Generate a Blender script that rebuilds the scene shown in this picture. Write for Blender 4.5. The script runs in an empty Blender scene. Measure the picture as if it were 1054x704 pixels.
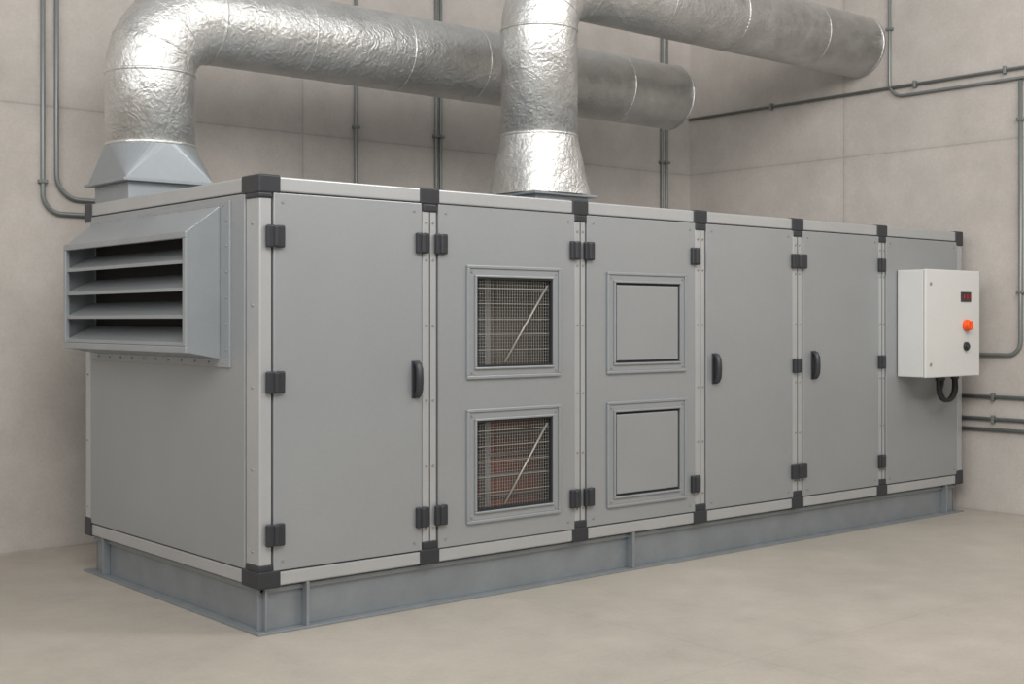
import bpy, bmesh, math, random
from mathutils import Vector, Matrix
random.seed(3)
S=bpy.context.scene
S.view_settings.view_transform='Standard'
S.view_settings.look='None'

def lin(c):
    return tuple(((v/255)/12.92 if v/255<=0.04045 else ((v/255+0.055)/1.055)**2.4) for v in c)+(1,)

# ---------------------------------------------------------------- materials
def newmat(n):
    m=bpy.data.materials.new(n); m.use_nodes=True
    nt=m.node_tree; b=nt.nodes['Principled BSDF']
    return m,nt,b
def N(nt,t,**k):
    n=nt.nodes.new(t)
    for a,v in k.items(): setattr(n,a,v)
    return n
def noise(nt,scale,detail=4,rough=.55,vec=None,stretch=None):
    n=N(nt,'ShaderNodeTexNoise'); n.inputs['Scale'].default_value=scale
    n.inputs['Detail'].default_value=detail; n.inputs['Roughness'].default_value=rough
    if vec is None:
        vec=N(nt,'ShaderNodeTexCoord').outputs['Object']
    if stretch:
        mp=N(nt,'ShaderNodeMapping'); mp.inputs['Scale'].default_value=stretch
        nt.links.new(vec,mp.inputs['Vector']); vec=mp.outputs['Vector']
    nt.links.new(vec,n.inputs['Vector'])
    return n.outputs['Fac']
def ramp(nt,fac,stops):
    r=N(nt,'ShaderNodeValToRGB'); e=r.color_ramp.elements
    e[0].position=stops[0][0]; e[0].color=stops[0][1]
    e[1].position=stops[-1][0]; e[1].color=stops[-1][1]
    for p,c in stops[1:-1]:
        x=e.new(p); x.color=c
    nt.links.new(fac,r.inputs['Fac']); return r.outputs['Color']
def mth(nt,op,a,b=None):
    n=N(nt,'ShaderNodeMath',operation=op)
    for i,v in enumerate((a,b)):
        if v is None: continue
        if isinstance(v,(int,float)): n.inputs[i].default_value=v
        else: nt.links.new(v,n.inputs[i])
    return n.outputs[0]
def mix(nt,fac,a,b,mode='MIX'):
    n=N(nt,'ShaderNodeMix',data_type='RGBA',blend_type=mode)
    for i,v in ((0,fac),(6,a),(7,b)):
        if isinstance(v,(int,float)): n.inputs[i].default_value=v
        elif isinstance(v,tuple): n.inputs[i].default_value=v
        else: nt.links.new(v,n.inputs[i])
    return n.outputs[2]
def bump(nt,b,h,strength,dist=.01,prev=None):
    n=N(nt,'ShaderNodeBump'); n.inputs['Strength'].default_value=strength; n.inputs['Distance'].default_value=dist
    nt.links.new(h,n.inputs['Height'])
    if prev is not None: nt.links.new(prev,n.inputs['Normal'])
    nt.links.new(n.outputs['Normal'],b.inputs['Normal']); return n.outputs['Normal']
def scale_c(c,f): return (c[0]*f,c[1]*f,c[2]*f,1)

def paint(name,rgb,rough=.4,metal=0.0,var=.05,scale=3,bs=0.03):
    m,nt,b=newmat(name); c=lin(rgb)
    f=noise(nt,scale,5,.6)
    col=ramp(nt,f,[(.3,scale_c(c,1-var)),(.7,scale_c(c,1+var))])
    if bs:
        col=mix(nt,1,col,ramp(nt,noise(nt,60,4,.7),[(.3,(.98,.98,.98,1)),(.7,(1.02,1.02,1.02,1))]),'MULTIPLY')
    nt.links.new(col,b.inputs['Base Color'])
    b.inputs['Roughness'].default_value=rough; b.inputs['Metallic'].default_value=metal
    if bs: bump(nt,b,noise(nt,220,2),bs,.002)
    return m
M_panel=paint('painted_panel_grey',(157,160,162),.36,.45,.035,1.3)
M_frame=paint('anodised_aluminium',(184,186,187),.34,.55,.04,3)
M_base=paint('galvanised_base_steel',(140,146,150),.38,.5,.09,6)
M_hood=paint('hood_sheet_metal',(154,159,162),.36,.45,.05,4)
M_black=paint('black_plastic',(44,46,50),.4,0,.1,8)
M_gap=paint('dark_gasket',(30,31,33),.8,0,.1,8)
M_dark=paint('opening_shade_dark',(30,29,28),.9,0,.15,8)  # near-black that paints the shade in the hood opening
M_wire=paint('wire_steel',(150,148,142),.4,.4,.05,8,0)
M_white=paint('white_enclosure',(202,202,199),.42,0,.015,2)
M_orange=paint('orange_knob',(235,85,18),.35,0,.03,8,0)
M_red=paint('display_red',(150,20,15),.3,0,.1,8,0)
M_cond=paint('conduit_galvanised',(122,127,125),.4,.4,.06,10,0)
M_rubber=paint('rubber_cable',(25,25,27),.5,0,.1,8,0)
M_trans=paint('transition_sheet',(146,152,156),.36,.4,.05,5)

def coilmat(name,c1,c2):
    m,nt,b=newmat(name)
    f=noise(nt,4,4,.6)
    col=ramp(nt,f,[(.35,lin(c1)),(.65,lin(c2))])
    w=N(nt,'ShaderNodeTexWave',wave_type='BANDS',bands_direction='X'); w.inputs['Scale'].default_value=22
    nt.links.new(N(nt,'ShaderNodeTexCoord').outputs['Object'],w.inputs['Vector'])
    nt.links.new(mix(nt,.5,col,ramp(nt,w.outputs['Fac'],[(0,(.15,.15,.15,1)),(1,(1,1,1,1))]),'MULTIPLY'),b.inputs['Base Color'])
    b.inputs['Roughness'].default_value=.7
    return m
M_filter=coilmat('filter_media',(92,86,80),(120,113,104))
M_coil=coilmat('copper_coil',(128,76,64),(165,106,92))

def foil():
    m,nt,b=newmat('aluminium_foil_duct')
    f=noise(nt,3,6,.65)
    nt.links.new(ramp(nt,f,[(.3,lin((196,196,194))),(.7,lin((226,226,224)))]),b.inputs['Base Color'])
    b.inputs['Metallic'].default_value=.93
    nt.links.new(ramp(nt,noise(nt,9,4),[(.3,(.32,)*3+(1,)),(.7,(.46,)*3+(1,))]),b.inputs['Roughness'])
    n1=bump(nt,b,noise(nt,4.5,3,.5),.38,.035)
    n2=bump(nt,b,noise(nt,14,6,.68),.55,.018,n1)
    v=N(nt,'ShaderNodeTexVoronoi',feature='DISTANCE_TO_EDGE'); v.inputs['Scale'].default_value=18
    tc=N(nt,'ShaderNodeTexCoord').outputs['Object']
    w=N(nt,'ShaderNodeTexNoise'); w.inputs['Scale'].default_value=6
    nt.links.new(tc,w.inputs['Vector'])
    nt.links.new(mix(nt,.35,tc,w.outputs['Color']),v.inputs['Vector'])
    bump(nt,b,v.outputs['Distance'],.32,.016,n2)
    return m
M_foil=foil()
M_band=M_foil

def concrete(name,rgb,axes,pitch,off,floor=False):
    m,nt,b=newmat(name); c=lin(rgb)
    big=noise(nt,.55,5,.6); med=noise(nt,3.0,6,.7); fine=noise(nt,45,4,.7)
    col=ramp(nt,big,[(.3,scale_c(c,.86)),(.7,scale_c(c,1.08))])
    col=mix(nt,1,col,ramp(nt,med,[(.3,(.89,.885,.88,1)),(.68,(1.05,1.05,1.05,1))]),'MULTIPLY')
    col=mix(nt,1,col,ramp(nt,fine,[(.3,(.93,.93,.93,1)),(.7,(1.04,1.04,1.04,1))]),'MULTIPLY')
    tc=N(nt,'ShaderNodeTexCoord').outputs['Object']
    sep=N(nt,'ShaderNodeSeparateXYZ'); nt.links.new(tc,sep.inputs[0])
    line=None; halo=None; cells=[]
    wob=mth(nt,'MULTIPLY',mth(nt,'SUBTRACT',noise(nt,6,3),.5),.012)
    for a,p,o in zip(axes,pitch,off):
        raw=mth(nt,'ADD',sep.outputs[a],o+1000*p)
        cells.append(mth(nt,'FLOOR',mth(nt,'DIVIDE',mth(nt,'ADD',raw,p/2),p)))
        v=mth(nt,'ABSOLUTE',mth(nt,'SUBTRACT',mth(nt,'MODULO',raw,p),p/2))
        v2=mth(nt,'ADD',v,wob)
        l=mth(nt,'LESS_THAN',v if floor else v2,.0065 if not floor else .003)
        h=mth(nt,'MAXIMUM',mth(nt,'SUBTRACT',1,mth(nt,'DIVIDE',v,.05)),0)
        line=l if line is None else mth(nt,'MAXIMUM',line,l)
        halo=h if halo is None else mth(nt,'MAXIMUM',halo,h)
    if not floor:
        cv=N(nt,'ShaderNodeCombineXYZ'); nt.links.new(cells[0],cv.inputs[0]); nt.links.new(cells[1],cv.inputs[1])
        wn=N(nt,'ShaderNodeTexWhiteNoise',noise_dimensions='3D'); nt.links.new(cv.outputs[0],wn.inputs['Vector'])
        col=mix(nt,1,col,ramp(nt,wn.outputs['Value'],[(0,(.95,.95,.95,1)),(1,(1.03,1.03,1.03,1))]),'MULTIPLY')
        col=mix(nt,mth(nt,'MULTIPLY',halo,.15),col,scale_c(c,.55))
    col=mix(nt,mth(nt,'MULTIPLY',line,.28 if not floor else .22),col,scale_c(c,.4))
    nt.links.new(col,b.inputs['Base Color'])
    b.inputs['Roughness'].default_value=.85 if not floor else .5
    b.inputs['Specular IOR Level'].default_value=.2 if not floor else .3
    n1=bump(nt,b,med,.15,.02)
    n1=bump(nt,b,mth(nt,'SUBTRACT',1,line),.3,.004,n1)
    bump(nt,b,fine,.12 if not floor else .05,.004,n1)
    return m
M_wb=concrete('concrete_wall_back',(187,181,175),(0,2),(2.7,2.95),(-.71,-1.481),False)
M_wr=concrete('concrete_wall_side',(187,181,175),(1,2),(2.7,2.95),(.13,-1.481),False)
M_fl=concrete('concrete_floor',(166,159,149),(0,1),(6.0,6.0),(1.5,4.8),True)

# ---------------------------------------------------------------- mesh helpers
def empty(name):
    e=bpy.data.objects.new(name,None); S.collection.objects.link(e); return e
def fin(name,bm,mat,parent=None,smooth=False,bevel=0,seg=2):
    me=bpy.data.meshes.new(name); bmesh.ops.recalc_face_normals(bm,faces=bm.faces); bm.to_mesh(me); bm.free()
    o=bpy.data.objects.new(name,me); S.collection.objects.link(o)
    for mm in (mat if isinstance(mat,list) else [mat]): me.materials.append(mm)
    if smooth:
        for p in me.polygons: p.use_smooth=True
    if bevel:
        b=o.modifiers.new('bevel','BEVEL'); b.width=bevel; b.segments=seg; b.limit_method='ANGLE'; b.angle_limit=math.radians(40)
    if parent: o.parent=parent
    return o
def addbox(bm,x0,x1,y0,y1,z0,z1,mi=0):
    vs=[bm.verts.new((x,y,z)) for x in (x0,x1) for y in (y0,y1) for z in (z0,z1)]
    for q in ((0,1,3,2),(4,6,7,5),(0,4,5,1),(2,3,7,6),(0,2,6,4),(1,5,7,3)):
        f=bm.faces.new([vs[i] for i in q]); f.material_index=mi
def boxes(name,L,mat,parent=None,bevel=.003,seg=2):
    bm=bmesh.new()
    for b in L: addbox(bm,*b)
    return fin(name,bm,mat,parent,bevel=bevel,seg=seg)
def addcyl(bm,c,axis,r,h,n=16,r2=None):
    ax={'x':Vector((1,0,0)),'y':Vector((0,1,0)),'z':Vector((0,0,1))}[axis]
    m=Matrix.Translation(Vector(c))@ax.to_track_quat('Z','Y').to_matrix().to_4x4()
    bmesh.ops.create_cone(bm,cap_ends=True,segments=n,radius1=r,radius2=r if r2 is None else r2,depth=h,matrix=m)
def fillet(P,R,n=8):
    P=[Vector(p) for p in P]; out=[P[0]]
    for i in range(1,len(P)-1):
        d1=(P[i]-P[i-1]).normalized(); d2=(P[i+1]-P[i]).normalized()
        c=P[i]-R*d1+R*d2
        for k in range(n+1):
            t=math.pi/2*k/n
            out.append(c+R*(math.cos(t)*(-d2)+math.sin(t)*d1))
    out.append(P[-1]); return out
def addsweep(bm,P,r,n=12,caps=True):
    P=[Vector(p) for p in P]; rings=[]; up=None
    for i,p in enumerate(P):
        if i==0: t=(P[1]-p)
        elif i==len(P)-1: t=(p-P[i-1])
        else: t=(P[i+1]-p).normalized()+(p-P[i-1]).normalized()
        t=t.normalized()
        if up is None:
            up=Vector((0,0,1)) if abs(t.z)<.9 else Vector((1,0,0))
        up=(up-up.dot(t)*t).normalized(); s=t.cross(up)
        rr=r[i] if isinstance(r,(list,tuple)) else r
        rings.append([bm.verts.new(p+rr*(math.cos(2*math.pi*k/n)*up+math.sin(2*math.pi*k/n)*s)) for k in range(n)])
    for a,b in zip(rings,rings[1:]):
        for k in range(n): 
            f=bm.faces.new((a[k],a[(k+1)%n],b[(k+1)%n],b[k])); f.smooth=True
    if caps: bm.faces.new(rings[0][::-1]); bm.faces.new(rings[-1])
def tube(name,P,r,mat,parent=None,n=12):
    bm=bmesh.new(); addsweep(bm,P,r,n); return fin(name,bm,mat,parent)

# ---------------------------------------------------------------- room
WX=6.45; WY=3.02; H=5.2
boxes('floor',[(-9,WX+.2,-12,WY+.2,-.2,0)],M_fl,bevel=0)
boxes('wall_back',[(-9,WX+.2,WY,WY+.2,0,H)],M_wb,bevel=0)
boxes('wall_right',[(WX,WX+.2,-12,WY,0,H)],M_wr,bevel=0)

# ---------------------------------------------------------------- air handling unit
U=empty('air_handling_unit')
L=6.31; D=2.13; Z0=.23; Z1=2.23; RT=2.15; RB=.305
mull=[1.022,2.125,3.183,4.19,5.203]
hw=[.047,.044,.046,.052,.040]
boxes('cabinet_shell',[(.03,L-.03,.03,D-.03,Z1-.05,Z1-.01),(.03,L-.03,.03,D-.03,Z0+.01,Z0+.05),
  (.03,L-.03,D-.07,D-.03,Z0+.05,Z1-.05),(.02,.06,.03,D-.07,Z0+.05,Z1-.05),(L-.05,L-.02,.03,D-.07,Z0+.05,Z1-.05),
  (1.0,1.04,.03,D-.07,Z0+.05,Z1-.05),(2.10,2.15,.03,D-.07,Z0+.05,Z1-.05),
  (.06,1.0,.018,.05,Z0+.05,Z1-.05),(2.15,L-.05,.018,.05,Z0+.05,Z1-.05)],M_gap,U,bevel=0)
boxes('roof_sheet',[(.01,L-.01,.01,D-.01,Z1-.012,Z1-.002)],M_panel,U,bevel=0)
fr=[(0,L,0,.08,RT+.006,Z1),(0,L,0,.08,Z0,RB-.006),(0,.08,0.08,D,RT+.006,Z1),(0,.08,.08,D,Z0,RB-.006),
    (0,L,D-.08,D,RT,Z1),(0,L,D-.08,D,Z0,RB),(L-.08,L,.08,D-.08,RT,Z1),(L-.08,L,.08,D-.08,Z0,RB),
    (0,.068,0,.135,RB-.006,RT+.006),(0,.08,D-.075,D,RB-.006,RT+.006),(L-.07,L,0,.08,RB-.006,RT+.006),(L-.08,L,D-.08,D,RB,RT)]
for m,w in zip(mull,hw):
    fr.append((m-w,m+w,0,.06,RB-.006,RT+.006))
boxes('aluminium_frame',fr,M_frame,U,bevel=.008,seg=3)
gr=[(m-.003,m+.003,-.0006,.01,RB+.04,RT-.04) for m in mull]
boxes('mullion_grooves',gr,M_gap,U,bevel=0)
def cap(x0,x1,z0,z1): return (x0,x1,-.008,.07,z0,z1)
cb=[]
for m in mull:
    cb+=[cap(m-.065,m+.065,RT-.005,Z1+.006),cap(m-.048,m+.048,RT-.045,RT+.0),cap(m-.065,m+.065,Z0-.006,RB+.005),cap(m-.048,m+.048,RB,RB+.045)]
cb+=[(-.008,.115,-.008,.17,RT-.005,Z1+.008),(-.008,.07,-.008,.13,RT-.03,RT),(-.008,.115,-.008,.17,Z0-.008,RB+.005),(-.008,.07,-.008,.13,RB,RB+.035),
     (-.008,.1,D-.1,D+.008,RT-.03,Z1+.006),(-.008,.1,D-.1,D+.008,Z0-.006,RB+.03),
     (L-.1,L+.008,-.008,.1,RT-.03,Z1+.006),(L-.1,L+.008,-.008,.1,Z0-.006,RB+.03),
     (L-.1,L+.008,D-.1,D+.008,RT-.03,Z1+.006),(L-.1,L+.008,D-.1,D+.008,Z0-.006,RB+.03)]
boxes('corner_caps',cb,M_black,U,bevel=.01,seg=3)
G=.007; yp=-.006
def door(name,x0,x1): return boxes(name,[(x0,x1,yp,.017,RB,RT)],M_panel,U,bevel=.005)
edges=[.068]+[v for m,w in zip(mull,hw) for v in (m-w,m+w)]+[L-.07]
bays=[(edges[2*i]+G,edges[2*i+1]-G) for i in range(6)]
for i in (0,3,4,5): door('door_panel_%d'%(i+1),*bays[i])
def framed(name,bay,wins):
    x0,x1=bay; (a0,a1,b0,b1),(c0,c1,d0,d1)=wins
    boxes(name,[(x0,a0,yp,.017,RB,RT),(a1,x1,yp,.017,RB,RT),(a0,a1,yp,.017,b1,RT),(a0,a1,yp,.017,d1,b0),(a0,a1,yp,.017,RB,d0)],M_panel,U,bevel=0)
def ring(y0,y1,x0,x1,z0,z1,w):
    return [(x0,x1,y0,y1,z1-w,z1),(x0,x1,y0,y1,z0,z0+w),(x0,x0+w,y0,y1,z0+w,z1-w),(x1-w,x1,y0,y1,z0+w,z1-w)]
W2=[(1.265,1.955,1.205,1.83),(1.265,1.955,.412,1.04)]
W3=[(2.335,3.035,1.205,1.82),(2.335,3.035,.40,1.038)]
mg=.074
holes2=[(a+mg,b-mg,c+mg,d-mg) for a,b,c,d in W2]
framed('access_panel_mesh',bays[1],holes2)
boxes('access_panel_blank',[(bays[2][0],bays[2][1],yp,.017,RB,RT)],M_panel,U,bevel=.004)
R=[];R2=[];K=[];BL=[]
for a,b,c,d in W2+W3:
    R+=ring(-.022,yp,a,b,c,d,.018)
    R2+=ring(-.014,yp,a+.018,b-.018,c+.018,d-.018,.035)
    R+=ring(-.026,yp,a+.052,b-.052,c+.052,d-.052,.013)
for a,b,c,d in W2: K+=ring(-.018,.03,a+.065,b-.065,c+.065,d-.065,.010)
for a,b,c,d in W3:
    K+=ring(-.010,yp+.001,a+.064,b-.064,c+.064,d-.064,.015)
    BL.append((a+.079,b-.079,-.018,yp,c+.079,d-.079))
boxes('window_frames',R,M_hood,U,bevel=.004)
boxes('window_frame_flats',R2,M_panel,U,bevel=.002)
boxes('window_gaskets',K,M_gap,U,bevel=0)
boxes('window_blank_inserts',BL,M_panel,U,bevel=.005)
wb=bmesh.new(); wf=bmesh.new()
for a,b,c,d in holes2:
    x=a+.015
    while x<b:
        addbox(wf,x-.0012,x+.0012,.004,.0065,c,d); x+=.018
    z=c+.015
    while z<d:
        addbox(wf,a,b,.003,.0045,z-.0009,z+.0009); z+=.018
    n=5
    for k in range(1,n+1):
        z=c+(d-c)*k/(n+.6)
        addbox(wb,a,b,0,.004,z-.0022,z+.0022)
    addsweep(wb,[(a+.2,-.004,c+.01),(b-.02,-.004,d-.03)],.0065,8)
fin('mesh_fine_wires',wf,M_wire,U); fin('mesh_horizontal_wires',wb,M_wire,U)
boxes('filter_bank',[(1.06,2.08,.28,.31,1.12,2.12)],M_filter,U,bevel=0)
boxes('cooling_coil',[(1.06,2.08,.28,.31,.30,1.10)],M_coil,U,bevel=0)
boxes('coil_rails',[(1.06,2.08,.2,.27,1.09,1.14)]+[(1.04+.0,2.08,.255,.275,z,z+.012) for z in (.5,.62,.74,.86,.98)]+
      [(1.58,1.62,.22,.275,.3,2.12)],M_panel,U,bevel=.002)
def hinge(bm,x,z,w=.075,h=.105):
    addbox(bm,x-w/2,x-.004,-.030,-.004,z-h/2,z+h/2)
    addbox(bm,x+.004,x+w/2,-.030,-.004,z-h/2,z+h/2)
    addcyl(bm,(x,-.028,z),'z',.015,h*.94,14)
hb=bmesh.new(); zz=(1.937,.483)
for z in (1.937,1.225,.483): hinge(hb,.078,z,.1,.11)
for z in zz:
    for x in (.962,1.087,2.073,2.183,3.122): hinge(hb,x,z,.078,.11)
    hinge(hb,4.19,z,.16,.1); hinge(hb,5.18,z,.08,.1)
hinge(hb,4.17,1.215,.085,.1); hinge(hb,5.18,1.22,.08,.1)
fin('hinges',hb,M_black,U,bevel=.008,seg=3)
kb=bmesh.new()
for x in (.925,3.315,4.36):
    z=1.215
    addbox(kb,x-.027,x+.027,-.014,-.004,z-.1,z+.1)
    P=[(x,-.008,z+.085),(x,-.03,z+.08),(x,-.042,z+.055),(x,-.045,z),(x,-.042,z-.055),(x,-.03,z-.08),(x,-.008,z-.085)]
    addsweep(kb,P,[.016,.019,.02,.02,.02,.019,.016],12)
fin('door_handles',kb,M_black,U,bevel=.006)
sb=bmesh.new()
def scr(x,z,y=-.006): addcyl(sb,(x,y-.002,z),'y',.007,.006,8)
for i,(a,b) in enumerate(bays):
    for x in (a+.05,b-.05):
        for z in (RT-.045,RB+.045): scr(x,z)
for m in mull:
    for z in (.42,.75,1.1,1.5,1.85,2.05): scr(m-.022,z,0); scr(m+.022,z,0)
for w in W2+W3:
    a,b,c,d=w
    for x in (a+.035,b-.035):
        for z in (c+.035,d-.035): scr(x,z,-.014)
for z in (.4,.8,1.2,1.6,2.0):
    addcyl(sb,(-.002,.07,z),'x',.007,.006,8); addcyl(sb,(-.002,D-.035,z),'x',.006,.006,8)
for y in [.34+.155*i for i in range(11)]:
    for z in (2.105,1.315): addcyl(sb,(-.018,y,z),'x',.005,.005,8)
for z in [1.38+.13*i for i in range(6)]:
    addcyl(sb,(-.018,.305,z),'x',.005,.005,8)
fin('screws',sb,M_wire,U)
boxes('side_panel',[(-.004,.02,.142,D-.082,RB,RT)],M_panel,U,bevel=.005)
boxes('end_panel',[(L-.02,L+.004,.087,D-.087,RB,RT)],M_panel,U,bevel=.005)
boxes('back_panel',[(.087,L-.087,D-.02,D+.004,RB,RT)],M_panel,U,bevel=.005)
# intake hood
hy0,hy1=.375,1.95
boxes('hood_flange',[(-.016,-.003,.275,2.02,1.29,2.125)],M_hood,U,bevel=.003)
boxes('hood_opening_shade',[(-.02,-.0155,hy0+.03,hy1-.03,1.38,2.05)],M_dark,U,bevel=0)  # thin dark plate, painted shade in place of a cut opening
p=.20; zt0,zt1,zb0,zb1=2.10,1.965,1.335,1.37
bm=bmesh.new()
v=lambda x,y,z: bm.verts.new((x,y,z))
A=[v(-.016,hy0,zt0),v(-.016,hy1,zt0),v(-p,hy1,zt1),v(-p,hy0,zt1)]
B=[v(-.016,hy0,zb0),v(-.016,hy1,zb0),v(-p,hy1,zb1),v(-p,hy0,zb1)]
bm.faces.new(A); bm.faces.new(B); bm.faces.new((A[0],A[3],B[3],B[0])); bm.faces.new((A[1],A[2],B[2],B[1]))
o=fin('hood_body',bm,M_hood,U); s=o.modifiers.new('s','SOLIDIFY'); s.thickness=.008; s.offset=0
b_=o.modifiers.new('b','BEVEL'); b_.width=.003; b_.segments=2
def ringx(x0,x1,y0,y1,z0,z1,w):
    return [(x0,x1,y0,y1,z1-w,z1),(x0,x1,y0,y1,z0,z0+w),(x0,x1,y0,y0+w,z0+w,z1-w),(x0,x1,y1-w,y1,z0+w,z1-w)]
boxes('hood_front_frame',ringx(-p-.006,-p+.02,hy0-.004,hy1+.004,zb1-.006,zt1+.006,.034),M_hood,U,bevel=.004)
bm=bmesh.new()
zz0,zz1=zb1+.028,zt1-.02; nb=4; pt=(zz1-zz0)/nb
for k in range(nb):
    z=zz0+pt*k+.002
    pr=[(-p+.004,z),(-p+.004,z+.018),(-.05,z+.092),(-.05,z+.082)]
    a=[bm.verts.new((x,hy0+.03,q)) for x,q in pr]; b=[bm.verts.new((x,hy1-.03,q)) for x,q in pr]
    bm.faces.new(a); bm.faces.new(b[::-1])
    for i in range(4): bm.faces.new((a[i],b[i],b[(i+1)%4],a[(i+1)%4]))
fin('hood_louvre_blades',bm,M_hood,U)
# base frame
bx=[]
for (y0,y1,f0,f1) in ((.05,.06,-.01,.12),(D-.06,D-.05,D-.12,D+.01)):
    bx+=[(.05,L-.04,y0,y1,.012,Z0-.012),(-.01,L+.01,f0,f1,0,.012),(.03,L-.02,min(f0+.05,f1),max(f0+.05,f1),Z0-.012,Z0)]
for (x0,x1,f0,f1) in ((.05,.06,-.01,.12),(L-.06,L-.05,L-.12,L+.01)):
    bx+=[(x0,x1,.05,D-.05,.012,Z0-.012),(f0,f1,.12,D-.12,0,.012)]
bx+=[(.262,.278,-.004,.05,.012,Z0-.0),(2.564,2.584,-.004,.05,.012,Z0-.0),(2.592,2.604,.02,.05,.012,Z0),(6.08,6.094,-.004,.05,.012,Z0),(.02,.05,.05,.062,.012,Z0-.0),(.044,.056,.02,.05,.012,Z0),
     (.004,.05,D-.25,D-.236,.012,Z0)]
bx+=[(.05,L-.04,.032,.05,Z0-.034,Z0-.012),(.032,.05,.05,D-.05,Z0-.034,Z0-.012)]
boxes('base_frame',bx,M_base,U,bevel=.002)

# ---------------------------------------------------------------- ducts
def sq2round(name,cx,cy,s,z0,z1,r,mat,parent,n=48):
    bm=bmesh.new()
    C=[bm.verts.new((cx+a*s,cy+b*s,z0)) for a,b in ((1,1),(-1,1),(-1,-1),(1,-1))]
    T=[bm.verts.new((cx+r*math.cos(2*math.pi*k/n),cy+r*math.sin(2*math.pi*k/n),z1)) for k in range(n)]
    q=n//4
    for c in range(4):
        for k in range(c*q,(c+1)*q):
            f=bm.faces.new((C[c],T[(k+1)%n],T[k]))
        bm.faces.new((C[c],C[(c+1)%4],T[((c+1)*q)%n]))
    return fin(name,bm,mat,parent)
def band(bm,P,d,r,w=.022,h=.006):
    P=Vector(P); d=Vector(d).normalized()
    addsweep(bm,[P-d*w/2,P-d*w*.3,P+d*w*.3,P+d*w/2],[r,r+h,r+h,r],40)
def duct(P,r,R,zc,s,tm,topz,spacing,flare):
    E=empty('air_duct')
    cx,cy=P[0][0],P[0][1]
    fs=s*.88 if flare else s
    boxes('duct_curb',[(cx-fs+.03,cx+fs-.03,cy-fs+.03,cy+fs-.03,Z1-.004,zc),(cx-fs-.02,cx+fs+.02,cy-fs-.02,cy+fs+.02,zc,zc+.018)],M_trans,E,bevel=.003)
    if flare:
        # foil-wrapped flare: rounded square at the flange, round at the pipe
        bm=bmesh.new(); n=64; m=10; prev=None
        for j in range(m+1):
            t=j/m; z=zc+.018+(topz-zc-.018)*t; row=[]
            e=(1-t)
            for k in range(n):
                a=2*math.pi*k/n; c,si=math.cos(a),math.sin(a)
                q=fs*1.02/((abs(c)**4+abs(si)**4)**.25)
                rad=r*(1-e)+q*e+.03*e
                row.append(bm.verts.new((cx+c*rad,cy+si*rad,z)))
            if prev:
                for k in range(n): bm.faces.new((prev[k],prev[(k+1)%n],row[(k+1)%n],row[k]))
            prev=row
        fin('duct_transition',bm,tm,E,smooth=True)
    else:
        sq2round('duct_transition',cx,cy,s,zc+.018,topz,r,tm,E)
    path=fillet(P,R,12)
    bm=bmesh.new(); addsweep(bm,path,r,56); fin('duct_pipe',bm,M_foil,E)
    bm=bmesh.new()
    PV=[Vector(q) for q in P]
    n0=len(PV)
    for i in range(n0-1):
        a,b=PV[i],PV[i+1]; d=(b-a).normalized()
        s0=(R if i>0 else 0.02); s1=(b-a).length-(R if i<n0-2 else 0.015)
        m=max(1,round((s1-s0)/spacing))
        for k in range(m+1):
            major=(k in (0,m)) 
            jit=0 if major else random.uniform(-.12,.12)
            band(bm,a+d*(s0+(s1-s0)*k/m+jit),d,r,.02 if major else .012,.005 if major else .0022)
    for c in range(n0-2):
        st=1+c*13
        for j in (3,6,9):
            q=path[st+j]; band(bm,q,(path[st+j+1]-path[st+j-1]),r,.012,.003)
    fin('duct_bands',bm,M_band,E,smooth=True)
    return E
duct([(.28,1.83,2.56),(.28,1.83,3.39),(4.90,1.83,3.39)],.265,.38,2.335,.275,M_trans,2.575,.75,False)
duct([(2.74,1.06,2.76),(2.74,1.06,3.90),(WX-.002,1.06,3.90)],.262,.40,2.36,.30,M_foil,2.78,.75,True)

# ---------------------------------------------------------------- control cabinet
C=empty('control_cabinet')
x0,x1,y0,y1,z0,z1=5.386,6.13,-.25,-.012,1.105,1.905
boxes('enclosure_body',[(x0,x1,y0+.02,y1,z0,z1)],M_white,C,bevel=.006)
boxes('enclosure_door',[(x0-.003,x1+.003,y0-.004,y0+.016,z0-.003,z1+.003)],M_white,C,bevel=.006)
boxes('display',[(5.86,6.0,y0-.012,y0-.003,1.67,1.745)],M_black,C,bevel=.003)
boxes('display_digits',[(5.885+.045*i,5.905+.045*i,y0-.014,y0-.011,1.69,1.725) for i in range(3)],M_red,C,bevel=0)
bm=bmesh.new(); addcyl(bm,(5.93,y0-.015,1.49),'y',.045,.025,28); addcyl(bm,(5.93,y0-.035,1.49),'y',.038,.03,28); fin('selector_knob',bm,M_orange,C,bevel=.006)
boxes('selector_grip',[(5.92,5.94,y0-.062,y0-.045,1.455,1.525)],M_orange,C,bevel=.005)
bm=bmesh.new(); addcyl(bm,(5.93,y0-.012,1.33),'y',.034,.02,24); addcyl(bm,(5.93,y0-.022,1.33),'y',.023,.02,24); fin('push_button',bm,M_black,C,bevel=.004)
bm=bmesh.new()
for zq in (1.2,1.8): addcyl(bm,(x0+.06,y0-.006,zq),'y',.012,.008,12)
fin('door_locks',bm,M_wire,C)
bm=bmesh.new(); gl=bmesh.new()
for dx in (0,.055):
    P=[(5.72+dx,-.15,1.12),(5.72+dx,-.15,1.05)]
    for k in range(1,12):
        t=math.pi*k/12
        P.append((5.86+dx*.6-.14*math.cos(t)+.04*k/12,-.15+.06*k/12,1.03-.12*math.sin(t)))
    P+=[(6.04+dx*.5,-.09,1.05),(6.04+dx*.5,-.09,1.12)]
    addsweep(bm,P,.016,10)
    addcyl(gl,(5.72+dx,-.15,1.09),'z',.024,.04,10); addcyl(gl,(6.04+dx*.5,-.09,1.09),'z',.024,.04,10)
fin('power_cable',bm,M_rubber,C)
fin('cable_glands',gl,M_black,C)

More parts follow.
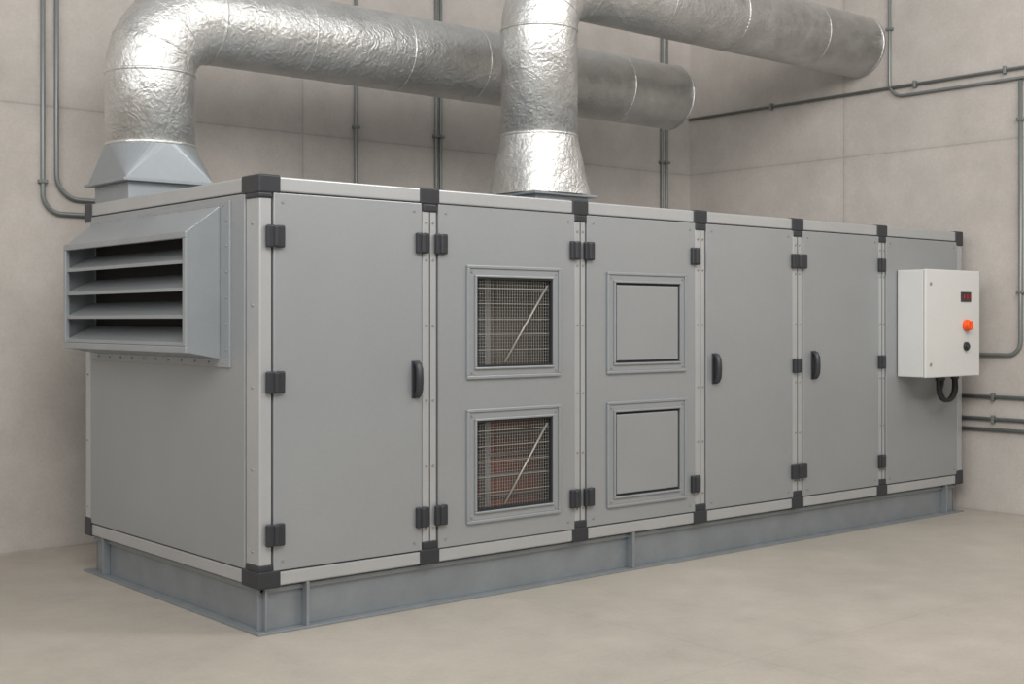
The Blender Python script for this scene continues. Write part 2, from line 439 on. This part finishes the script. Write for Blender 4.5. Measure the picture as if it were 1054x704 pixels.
# ---------------------------------------------------------------- conduits
def conduit(P,clips,R=.11,r=.0155):
    E=empty('electrical_conduit')
    tube('pipe',fillet(P,R,8) if len(P)>2 else P,r,M_cond,E)
    bm=bmesh.new()
    for c,w in clips:
        x,y,z=c
        if w=='b': addbox(bm,x-.03,x+.03,y-.02,WY,z-.012,z+.012)
        if w=='bh': addbox(bm,x-.014,x+.014,y-.02,WY,z-.035,z+.035)
        if w=='r': addbox(bm,x-.02,WX,y-.03,y+.03,z-.012,z+.012)
        if w=='rh': addbox(bm,x-.02,WX,y-.012,y+.012,z-.03,z+.03)
    if clips: fin('clips',bm,M_cond,E,bevel=.004)
yb=WY-.02; xr=WX-.02
conduit([(.06,yb,H),(.06,yb,2.24),(1.6,yb,2.24)],[((.06,yb,z),'b') for z in (2.45,)],.13)
conduit([(.152,yb,H),(.152,yb,2.34),(1.6,yb,2.34)],[],.16)
for x in (2.53,3.32,3.365,6.03,6.10):
    conduit([(x,yb,H),(x,yb,.02)],[((x,yb,z),'b') for z in (2.6,3.05)],r=.013)
conduit([(xr,WY-.01,3.50),(xr,-6,3.50)],[((xr,y,3.5),'rh') for y in (2.0,.5,-.3)],r=.013)
conduit([(xr,.746,H),(xr,.746,3.42),(xr,-6,3.42)],[((xr,.746,4.0),'r')],.13,.013)
conduit([(xr,-.43,3.40),(xr,-.43,1.255),(xr,1.5,1.255)],[((xr,-.43,z),'r') for z in (3.1,1.75)])
for z in (.92,.745,.66):
    conduit([(xr,1.5,z),(xr,-6,z)],[((xr,-.2,z),'rh')] if z!=.66 else [])

# ---------------------------------------------------------------- light
W=bpy.data.worlds.new('world'); S.world=W; W.use_nodes=True
bg=W.node_tree.nodes['Background']; bg.inputs[0].default_value=(1,.99,.975,1); bg.inputs[1].default_value=.5
def area(name,loc,tgt,size,e,col=(1,.98,.955)):
    l=bpy.data.lights.new(name,'AREA'); l.shape='RECTANGLE'; l.size=size[0]; l.size_y=size[1]; l.energy=e; l.color=col
    o=bpy.data.objects.new(name,l); S.collection.objects.link(o); o.location=loc
    o.rotation_euler=(Vector(tgt)-Vector(loc)).to_track_quat('-Z','Y').to_euler()
area('added_area_key',(-1.5,-4.5,5.2),(2.5,0,1),(4,3),335)  # added overhead area lamp for soft shadows, not a room fitting
area('added_area_side',(-5,-1,4.8),(0,1.5,1.2),(3,3),120)  # added soft lamp lighting the hood side, no fitting there
area('added_area_far',(4,-4,5.2),(5,0,1),(3,3),165)  # added soft lamp over the far bays, no fitting there

# ---------------------------------------------------------------- camera
cam=bpy.data.cameras.new('camera'); co=bpy.data.objects.new('camera',cam); S.collection.objects.link(co)
cam.sensor_width=36; cam.lens=1329/1054*36; cam.shift_y=-22/1054
co.location=(-3.10,-5.55,1.526)
co.rotation_euler=Vector((.646,.763,0)).to_track_quat('-Z','Y').to_euler()
S.camera=co
